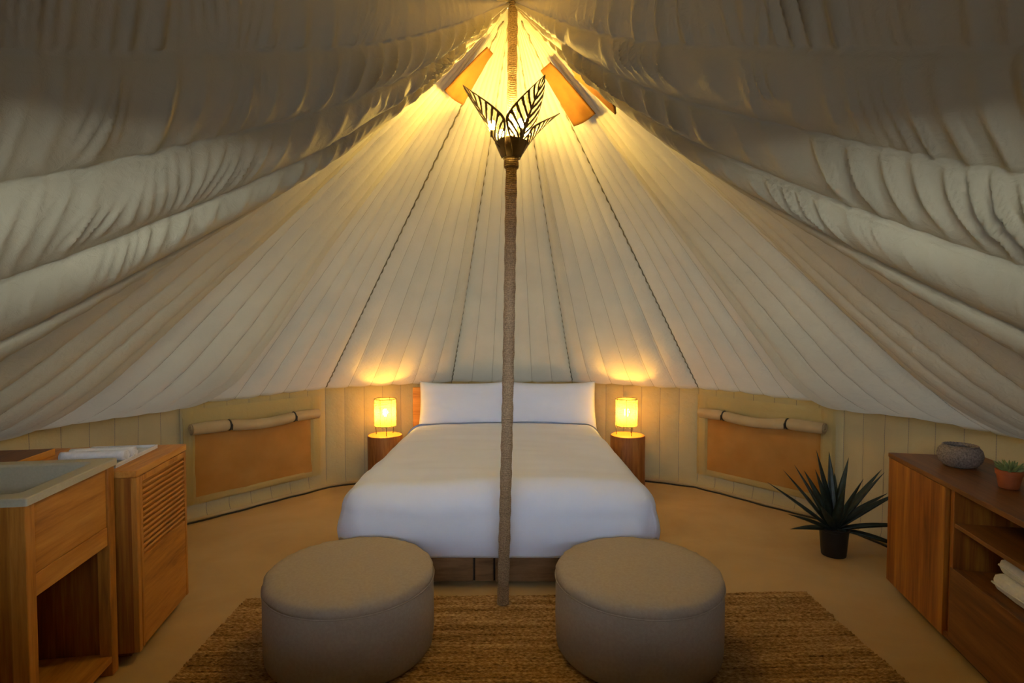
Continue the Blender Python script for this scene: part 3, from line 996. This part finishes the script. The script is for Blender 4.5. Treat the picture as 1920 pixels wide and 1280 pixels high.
def table_lamp(x, y, label):
    z0 = 0.4495
    r = tag(empty('table_lamp', (x, y, z0)), label, 'lamp', 'woven bedside lamps')
    R, zb, zt = 0.090, 0.075, 0.305
    for k in range(3):
        a = math.radians(-70 + 120 * k)
        MB().tube([(R * 0.9 * math.cos(a), R * 0.9 * math.sin(a), 0.0), (R * 0.98 * math.cos(a), R * 0.98 * math.sin(a), zb)], 0.0032, 6).build('leg', M['wire'], r, True)
    fr = MB()
    for z in (zb, zt):
        fr.tube([(R * math.cos(a), R * math.sin(a), z) for a in np.linspace(0, 2 * PI, 41)], 0.0032, 6)
    for k in range(6):
        a = 2 * PI * k / 6 + 0.3
        fr.tube([(R * math.cos(a), R * math.sin(a), zb), (R * math.cos(a), R * math.sin(a), zt)], 0.002, 5)
    for a in (0.3, 0.3 + PI):
        fr.tube([(0, 0, zb), (R * math.cos(a), R * math.sin(a), zb)], 0.0025, 5)
    fr.build('frame', M['wire'], r, True)
    sh = MB()
    ns = 46
    for k in range(ns):
        a0 = 2 * PI * k / ns; a1 = a0 + 2 * PI / ns * 0.80
        vs = []
        for j in range(13):
            z = zb - 0.004 + (zt - zb - 0.004) * j / 12
            rr = R + 0.002 * math.sin(j * 2.1 + k * 1.7)
            dz = 0.003 * math.sin(k * 2.3) if j == 0 else 0
            vs += [(rr * math.cos(a0), rr * math.sin(a0), z + dz), (rr * math.cos(a1), rr * math.sin(a1), z + dz)]
        sh.add(vs, grid_faces(2, 13))
    for z in np.linspace(zb + 0.012, zt - 0.02, 16):
        sh.tube([((R + 0.003) * math.cos(a), (R + 0.003) * math.sin(a), z + 0.002 * math.sin(a * 5 + z * 90)) for a in np.linspace(0, 2 * PI, 41)], 0.0016, 4)
    sh.build('lamp_shade', M['shade'], r, True)
    bulb(r, (0, 0, zb + 0.115), 0.024, M['bulb_bed'], 0.04)
    MB().tube([(0, 0, zb), (0, 0, zb + 0.05)], 0.008, 8).build('stem', M['wire'], r, True)
table_lamp(-1.08, 4.70, 'small glowing woven cylinder lamp on the log left of the bed')
table_lamp(0.975, 4.70, 'small glowing woven cylinder lamp on the log right of the bed')

# ---- ottomans
def ottoman(x, y, rot, label):
    r = tag(empty('ottoman', (x, y, 0.0185), rot), label, 'ottoman', 'round beige ottomans on the rug')
    R, H = 0.352, 0.336
    MB().lathe([(R * 0.96, 0.0), (R * 0.985, 0.012), (R * 0.997, 0.05), (R, 0.14), (R * 0.998, H - 0.055), (R * 0.985, H - 0.047)], 96, cap0=True).build('side', M['linen'], r, True)
    # cushion top with a slight crown and puckers at the seam
    prof = [(R * 0.985, H - 0.048), (R * 1.0, H - 0.043), (R * 1.0, H - 0.030), (R * 0.985, H - 0.014), (R * 0.95, H - 0.003), (R * 0.85, H + 0.004), (R * 0.6, H + 0.009), (R * 0.3, H + 0.011), (0.004, H + 0.0115)]
    n = 160; vs = []
    for j, (rr, z) in enumerate(prof):
        for k in range(n):
            a = 2 * PI * k / n
            pk = 0.0025 * float(vnoise(a * 14 + rot, j * 0.6, 97)) * (1 if 1 <= j <= 5 else 0)
            lump = 0.004 * float(vnoise(rr * math.cos(a) * 5 + rot * 3, rr * math.sin(a) * 5, 98)) * (1 if j > 4 else 0)
            vs.append(((rr + pk) * math.cos(a), (rr + pk) * math.sin(a), z + lump + pk))
    mb = MB().add(vs, grid_faces(n, len(prof), wrap_u=True) + [tuple(range((len(prof) - 1) * n, len(prof) * n))])
    mb.build('cushion', M['linen'], r, True)
    MB().tube([((R + 0.0005) * math.cos(a), (R + 0.0005) * math.sin(a), H - 0.046) for a in np.linspace(0, 2 * PI, 97)], 0.0032, 6).build('piping', M['linen'], r, True)
ottoman(-0.692, 2.35, 0.4, 'round beige ottoman on the rug left of the pole')
ottoman(0.54, 2.35, 2.1, 'round beige ottoman on the rug right of the pole')

# ---- sink unit (left)
TH = math.radians(90 + 9.5)
sink = tag(empty('sink_cabinet', (-1.503, 1.697, 0), TH), 'open pine washstand with a square stone basin at the left edge', 'washstand')
SL, SD, SZ = 0.51, 0.50, 0.86
# local x: along the front away from the camera, local y: towards the wall
for xa, xb in ((0.0, 0.045), (SL - 0.045, SL)):
    for ya, yb in ((0.004, 0.05), (SD - 0.05, SD - 0.004)):
        MB().box(xa, xb, ya, yb, 0.0, SZ - 0.026, 0.003).build('leg', M['pine_z'], sink)
MB().box(0.047, SL - 0.047, 0.012, 0.034, 0.60, SZ - 0.027, 0.002).build('front_panel', M['pine_x'], sink)
MB().box(0.047, SL - 0.047, 0.010, 0.036, 0.525, 0.598, 0.002).build('rail', M['pine_x'], sink)
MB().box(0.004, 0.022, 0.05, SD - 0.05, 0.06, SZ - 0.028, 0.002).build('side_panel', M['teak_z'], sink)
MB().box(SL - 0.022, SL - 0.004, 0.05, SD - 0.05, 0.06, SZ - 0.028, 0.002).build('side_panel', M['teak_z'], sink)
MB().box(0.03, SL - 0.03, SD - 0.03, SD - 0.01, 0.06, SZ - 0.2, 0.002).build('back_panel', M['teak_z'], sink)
MB().box(0.024, SL - 0.024, 0.006, SD - 0.03, 0.055, 0.08, 0.002).build('shelf', M['pine_x'], sink)
def make_basin():
    ox0, ox1, oy0, oy1 = -0.006, SL + 0.006, -0.006, SD
    rim = 0.055
    zt, zb, dep = SZ, SZ - 0.026, 0.15
    def rect(x0, x1, y0, y1, z, r, n=6):
        p = []
        for cx, cy, a0 in ((x1 - r, y1 - r, 0), (x0 + r, y1 - r, 90), (x0 + r, y0 + r, 180), (x1 - r, y0 + r, 270)):
            for i in range(n):
                a = math.radians(a0 + 90 * i / (n - 1))
                p.append((cx + r * math.cos(a), cy + r * math.sin(a), z))
        return p
    rings = [rect(ox0, ox1, oy0, oy1, zb, 0.006), rect(ox0, ox1, oy0, oy1, zt - 0.003, 0.006), rect(ox0 + .003, ox1 - .003, oy0 + .003, oy1 - .003, zt, 0.006),
             rect(ox0 + rim, ox1 - rim, oy0 + rim, oy1 - rim, zt, 0.03), rect(ox0 + rim + .006, ox1 - rim - .006, oy0 + rim + .006, oy1 - rim - .006, zt - 0.008, 0.03),
             rect(ox0 + rim + .02, ox1 - rim - .02, oy0 + rim + .02, oy1 - rim - .02, zt - dep + 0.02, 0.04), rect(ox0 + rim + .045, ox1 - rim - .045, oy0 + rim + .045, oy1 - rim - .045, zt - dep, 0.03)]
    n = len(rings[0])
    v = [p for r in rings for p in r]
    f = grid_faces(n, len(rings), wrap_u=True) + [tuple(range((len(rings) - 1) * n, len(rings) * n))]
    b = MB().add(v, f).build('basin', M['ceramic'], sink, angle=0.5)
    MB().lathe([(0.022, SZ - dep + 0.001), (0.020, SZ - dep + 0.004), (0.001, SZ - dep + 0.004)], 20, c=((ox0 + ox1) / 2, (oy0 + oy1) / 2)).build('drain', M['wire'], b, True)
make_basin()

# ---- louvred cabinet (left)
lc = tag(empty('louvred_cabinet', (-1.530, 2.238, 0), math.radians(90 + 10.0)), 'pine cabinet with a louvred door next to the washstand', 'cabinet')
CL, CD, CZ = 0.50, 0.62, 0.80
MB().box(0.0, 0.02, 0.02, CD, 0.045, CZ - 0.03, 0.002).build('side_panel', M['teak_z'], lc)
MB().box(CL - 0.02, CL, 0.02, CD, 0.045, CZ - 0.03, 0.002).build('side_panel', M['pine_z'], lc)
MB().box(0.02, CL - 0.02, CD - 0.02, CD - 0.002, 0.045, CZ - 0.03, 0.002).build('back_panel', M['pine_z'], lc)
MB().box(0.02, CL - 0.02, 0.03, CD - 0.02, 0.045, 0.065, 0.001).build('bottom_panel', M['pine_x'], lc)
MB().box(0.06, CL - 0.05, 0.06, CD - 0.05, 0.0, 0.045, 0.001).build('plinth', M['teak_x'], lc)
MB().box(-0.003, CL + 0.003, -0.002, CD, CZ - 0.03, CZ, 0.003).build('top', M['pine_x'], lc)
MB().box(0.0, 0.028, 0.0, 0.022, 0.045, CZ - 0.031, 0.002).build('stile', M['pine_z'], lc)
door = MB().box(0.032, 0.052, 0.0, 0.022, 0.05, CZ - 0.034, 0.002).box(CL - 0.022, CL - 0.001, 0.0, 0.022, 0.05, CZ - 0.034, 0.002)
door.box(0.052, CL - 0.022, 0.0, 0.022, CZ - 0.055, CZ - 0.034, 0.002)
dr = door.build('door', M['pine_z'], lc)
MB().box(0.0525, CL - 0.0225, 0.001, 0.020, 0.052, 0.425, 0.002).build('door_panel', M['pine_x'], dr)
nsl = 14
slm = None
for k in range(nsl):
    z = 0.436 + (CZ - 0.066 - 0.436) * k / (nsl - 1)
    if slm is None:
        R = Matrix.Rotation(math.radians(33), 4, 'X')
        o = MB().box(0.053, CL - 0.023, -0.005, 0.005, -0.0145, 0.0145, 0.002, R).build('slat', M['pine_x'], dr)
        slm = o.data
    else:
        o = link(bpy.data.objects.new('slat', slm), dr)
    o.location = (0, 0.011, z)
MB().box(0.045, CL - 0.02, 0.026, 0.03, 0.42, CZ - 0.05).build('door_lining', M['teak_x'], dr)

def on_lc(x, y, z):
    return lc.matrix_basis @ Vector((x, y, z))
LROT = lc.rotation_euler[2]
# board on the cabinet
bd = MB().box(-0.17, 0.17, -0.15, 0.15, 0, 0.03, 0.003).build('wooden_board', M['teak_x'], None)
bd.location = on_lc(0.18, 0.645, CZ + 0.0005); bd.rotation_euler = (0, 0, LROT)
MB().box(-0.17, 0.17, -0.157, -0.1505, 0, 0.031, 0.002).build('edge_strip', M['pine_x'], bd)
tag(bd, 'dark wooden board with a pale edge behind the basin', 'board')
# tray and rolled face towels
tr = MB()
def tray(mb, hx, hy, h):
    mb.box(-hx, hx, -hy, hy, 0, 0.006, 0.002)
    return mb
r_ = tag(empty('tray', on_lc(0.235, 0.235, CZ + 0.0005), LROT), 'shallow pale grey tray on the louvred cabinet top', 'tray')
tray(MB(), 0.19, 0.14, 0.02).build('tray_base', M['tray'], r_)
rim = MB()
rim.box(-0.19, 0.19, -0.14, -0.131, 0.006, 0.018, 0.002).box(-0.19, 0.19, 0.131, 0.14, 0.006, 0.018, 0.002)
rim.box(-0.19, -0.181, -0.131, 0.131, 0.006, 0.018, 0.002).box(0.181, 0.19, -0.131, 0.131, 0.006, 0.018, 0.002)
rim.build('tray_rim', M['tray'], r_)
def rolled_towel(x, y, ln, label):
    R0 = 0.026
    prof = []
    v = []
    n = 110
    for i in range(n):
        th = i / (n - 1) * 6 * PI
        rr = 0.004 + (R0 - 0.004) * i / (n - 1)
        for j in range(10):
            yy = -ln / 2 + ln * j / 9
            v.append(((rr + 0.001 * float(vnoise(th * 2, yy * 40, 99))) * math.cos(th), yy, R0 + rr * math.sin(th)))
    o = mesh_obj('rolled_towel', v, grid_faces(10, n), M['towel'], None, True, None, on_lc(x, y, CZ + 0.0095))
    o.rotation_euler = (0, 0, LROT)
    md = o.modifiers.new('thick', 'SOLIDIFY'); md.thickness = 0.005; md.offset = -1
    tag(o, label, 'towel', 'rolled white face towels on the tray')
rolled_towel(0.145, 0.225, 0.25, 'rolled white face towel on the tray, nearer to the basin')
rolled_towel(0.205, 0.22, 0.25, 'rolled white face towel on the tray, farther from the basin')

# ---- sideboard (right)
SB = tag(empty('sideboard', (1.98, 2.89, 0), math.atan2(-0.976, -0.218)), 'teak sideboard with door, open shelves and drawer along the right wall', 'sideboard')
L_, D_, H_ = 1.36, 0.43, 0.72
z0 = 0.05
MB().box(-0.004, L_ + 0.004, -0.004, D_, H_ - 0.022, H_, 0.003).build('top', M['teak_x'], SB)
MB().box(0.0, 0.022, 0.022, D_, z0, H_ - 0.023, 0.002).build('side_panel', M['teak_z'], SB)
MB().box(L_ - 0.022, L_, 0.0, D_, z0, H_ - 0.023, 0.002).build('side_panel', M['teak_z'], SB)
MB().box(0.022, L_ - 0.022, 0.004, D_, z0, z0 + 0.02, 0.002).build('bottom_panel', M['teak_x'], SB)
MB().box(0.022, L_ - 0.022, D_ - 0.014, D_ - 0.002, z0 + 0.02, H_ - 0.023).build('back_panel', M['teak_x'], SB)
MB().box(0.04, L_ - 0.04, 0.05, D_ - 0.04, 0.0, z0).build('plinth', M['cord'], SB)
dz = MB().box(0.0, 0.545, -0.001, 0.020, z0, H_ - 0.025, 0.002).build('door', M['teak_z'], SB)
MB().box(0.548, 0.566, 0.018, D_ - 0.015, z0 + 0.02, H_ - 0.023, 0.001).build('divider', M['teak_z'], SB)
MB().box(0.592, 0.610, 0.002, D_ - 0.015, z0 + 0.02, H_ - 0.023, 0.001).build('divider', M['teak_z'], SB)
MB().box(0.611, L_ - 0.023, 0.004, D_ - 0.015, 0.545, 0.563, 0.002).build('shelf', M['teak_x'], SB)
MB().box(0.611, L_ - 0.023, 0.022, D_ - 0.015, 0.352, 0.368, 0.002).build('shelf', M['teak_x'], SB)
MB().box(0.594, L_ - 0.002, 0.000, 0.020, z0 + 0.004, 0.372, 0.002).build('drawer', M['teak_x'], SB)
SBM = SB.matrix_basis
SROT = SB.rotation_euler[2]
def on_sb(x, y, z): return SBM @ Vector((x, y, z))

# folded towels in the sideboard
def folded_towel(x, y, z, hx, hy, h, label, seed):
    n = 22
    mb = MB().box(-hx, hx, -hy, hy, 0, h, h * 0.44)
    # subdivided puffy body
    bm = bmesh.new()
    me = bpy.data.meshes.new('t')
    me.from_pydata(mb.v, [], mb.f); bm.from_mesh(me)
    bmesh.ops.subdivide_edges(bm, edges=list(bm.edges), cuts=5, use_grid_fill=True)
    for v in bm.verts:
        d = 0.006 * float(vnoise(v.co.x * 14 + seed, v.co.y * 14 + v.co.z * 9, 101))
        if v.co.z > h * 0.3: v.co.z += d
        v.co.y += 0.5 * d
    bm.to_mesh(me); bm.free()
    o = bpy.data.objects.new('folded_towel', me); me.materials.append(M['towel'])
    me.polygons.foreach_set('use_smooth', [True] * len(me.polygons))
    link(o); o.location = on_sb(x, y, z); o.rotation_euler = (0, 0, SROT)
    fold = MB()
    fold.tube([(xx, -hy - 0.001, h * 0.5 + 0.003 * math.sin(xx * 20 + seed)) for xx in np.linspace(-hx * 0.9, hx * 0.9, 12)], 0.004, 6)
    fold.build('fold_edge', M['towel'], o, True)
    tag(o, label, 'towel', 'folded white towels in the sideboard')
folded_towel(0.965, 0.19, 0.369, 0.20, 0.14, 0.068, 'folded white towel in the sideboard, lower of two', 1)
folded_towel(0.985, 0.195, 0.441, 0.20, 0.135, 0.066, 'folded white towel in the sideboard, upper of two', 5)

# woven bowl
def woven_bowl():
    p = on_sb(0.245, 0.2, H_ + 0.0005)
    r = tag(empty('woven_bowl', p), 'small grey-brown woven bowl standing on the sideboard', 'bowl')
    prof = [(0.001, 0.004), (0.052, 0.0), (0.066, 0.008), (0.083, 0.032), (0.089, 0.056), (0.083, 0.082), (0.068, 0.098), (0.062, 0.099), (0.058, 0.094), (0.074, 0.075), (0.079, 0.056), (0.07, 0.025), (0.05, 0.012), (0.001, 0.012)]
    pp = []
    for (r0, z0_), (r1, z1_) in zip(prof[:-1], prof[1:]):
        for i in range(4):
            pp.append((r0 + (r1 - r0) * i / 4, z0_ + (z1_ - z0_) * i / 4))
    pp.append(prof[-1])
    n = 72; v = []
    for j, (rr, z) in enumerate(pp):
        for k in range(n):
            a = 2 * PI * k / n
            w = 0.0022 * math.sin(a * 24 + j * 1.57) * math.sin(j * 1.57 + 0.5) if rr > 0.05 else 0
            v.append(((rr + w) * math.cos(a), (rr + w) * math.sin(a), z))
    MB().add(v, grid_faces(n, len(pp), wrap_u=True)).build('bowl_body', M['basket'], r, True)
    MB().tube([(0.065 * math.cos(a), 0.065 * math.sin(a), 0.099 + 0.0012 * math.sin(a * 30)) for a in np.linspace(0, 2 * PI, 121)], 0.0055, 8).build('rim', M['basket'], r, True)
woven_bowl()

# succulent in terracotta pot
def succulent():
    p = on_sb(0.60, 0.20, H_ + 0.0005)
    r = tag(empty('potted_succulent', p), 'small green succulent in a terracotta pot on the sideboard', 'plant')
    pot = MB().lathe([(0.030, 0.0), (0.034, 0.004), (0.042, 0.056), (0.0455, 0.057), (0.047, 0.075), (0.043, 0.077), (0.041, 0.062), (0.001, 0.060)], 40, cap0=True)
    pot.build('pot', M['terracotta'], r, angle=0.6)
    MB().lathe([(0.041, 0.0645), (0.02, 0.067), (0.001, 0.067)], 24, wob=0.05).build('soil', M['soil'], r, True)
    for k in range(22):
        a = k * 2.399; f = k / 21
        tilt = math.radians(18 + 58 * f); ln = 0.038 + 0.022 * f
        d = Vector((math.cos(a) * math.sin(tilt), math.sin(a) * math.sin(tilt), math.cos(tilt)))
        b = Vector((math.cos(a) * 0.012 * f, math.sin(a) * 0.012 * f, 0.066))
        pts = [b + d * ln * t + Vector((0, 0, 0.010 * t * t)) for t in (0, 0.25, 0.5, 0.75, 0.95, 1.0)]
        MB().tube(pts, [0.004, 0.0065, 0.007, 0.0052, 0.002, 0.0005], 7).build('leaf', M['succ'], r, True)
succulent()

# spiky plant in a black pot
def agave():
    r = tag(empty('potted_agave', (1.945, 3.31, 0)), 'dark spiky agave in a black pot beside the sideboard', 'plant')
    MB().lathe([(0.066, 0.0), (0.068, 0.004), (0.080, 0.15), (0.084, 0.152), (0.084, 0.168), (0.079, 0.168), (0.077, 0.145), (0.001, 0.14)], 40, cap0=True).build('pot', M['black_pot'], r, angle=0.6)
    MB().lathe([(0.077, 0.150), (0.04, 0.155), (0.001, 0.157)], 24, wob=0.04).build('soil', M['soil'], r, True)
    # azimuth (0 = to the right, -90 = to the camera), elevation, length, droop
    spec = [(178, 38, 0.50, 0.02), (165, 52, 0.45, 0.01), (198, 24, 0.37, 0.02), (150, 60, 0.42, 0.0), (120, 76, 0.47, 0.0), (205, 66, 0.42, 0.0),
            (75, 74, 0.46, 0.0), (30, 72, 0.44, 0.0), (-20, 58, 0.46, 0.02), (10, 50, 0.48, 0.02), (-5, 36, 0.48, 0.03), (20, 26, 0.48, 0.04),
            (-15, 14, 0.45, 0.05), (-25, -2, 0.44, 0.08), (225, 40, 0.34, 0.01), (255, 60, 0.36, 0.0), (-60, 66, 0.38, 0.0), (190, 8, 0.28, 0.02), (100, 50, 0.40, 0.02), (60, 48, 0.40, 0.02)]
    for az, el, ln, dr_ in spec:
        a, e = math.radians(az), math.radians(el)
        d = Vector((math.cos(a) * math.cos(e), math.sin(a) * math.cos(e), math.sin(e)))
        side = Vector((-math.sin(a), math.cos(a), 0))
        up = side.cross(d) * -1
        nl = 15
        v = []
        for i in range(nl):
            t = i / (nl - 1)
            w = 0.021 * (0.75 + 0.55 * math.sin(min(1, t / 0.45) * PI / 2)) * (1 - max(0, (t - 0.30) / 0.70) ** 1.5) + 0.0006
            c = Vector((d.x * 0.02, d.y * 0.02, 0.155)) + d * ln * t + Vector((0, 0, -dr_ * t * t))
            for q, hgt in ((-1, 0.5), (-0.5, 0.12), (0, 0.0), (0.5, 0.12), (1, 0.5)):
                v.append(c + side * w * q + up * (w * hgt))
            for q, hgt in ((0.5, -0.10), (0, -0.28), (-0.5, -0.10)):
                v.append(c + side * w * q + up * (w * hgt - 0.002 * (1 - t)))
        MB().add(v, grid_faces(8, nl, wrap_u=True) + [tuple(range(7, -1, -1)), tuple(range((nl - 1) * 8, nl * 8))]).build('leaf', M['leaf'], r, True)
agave()
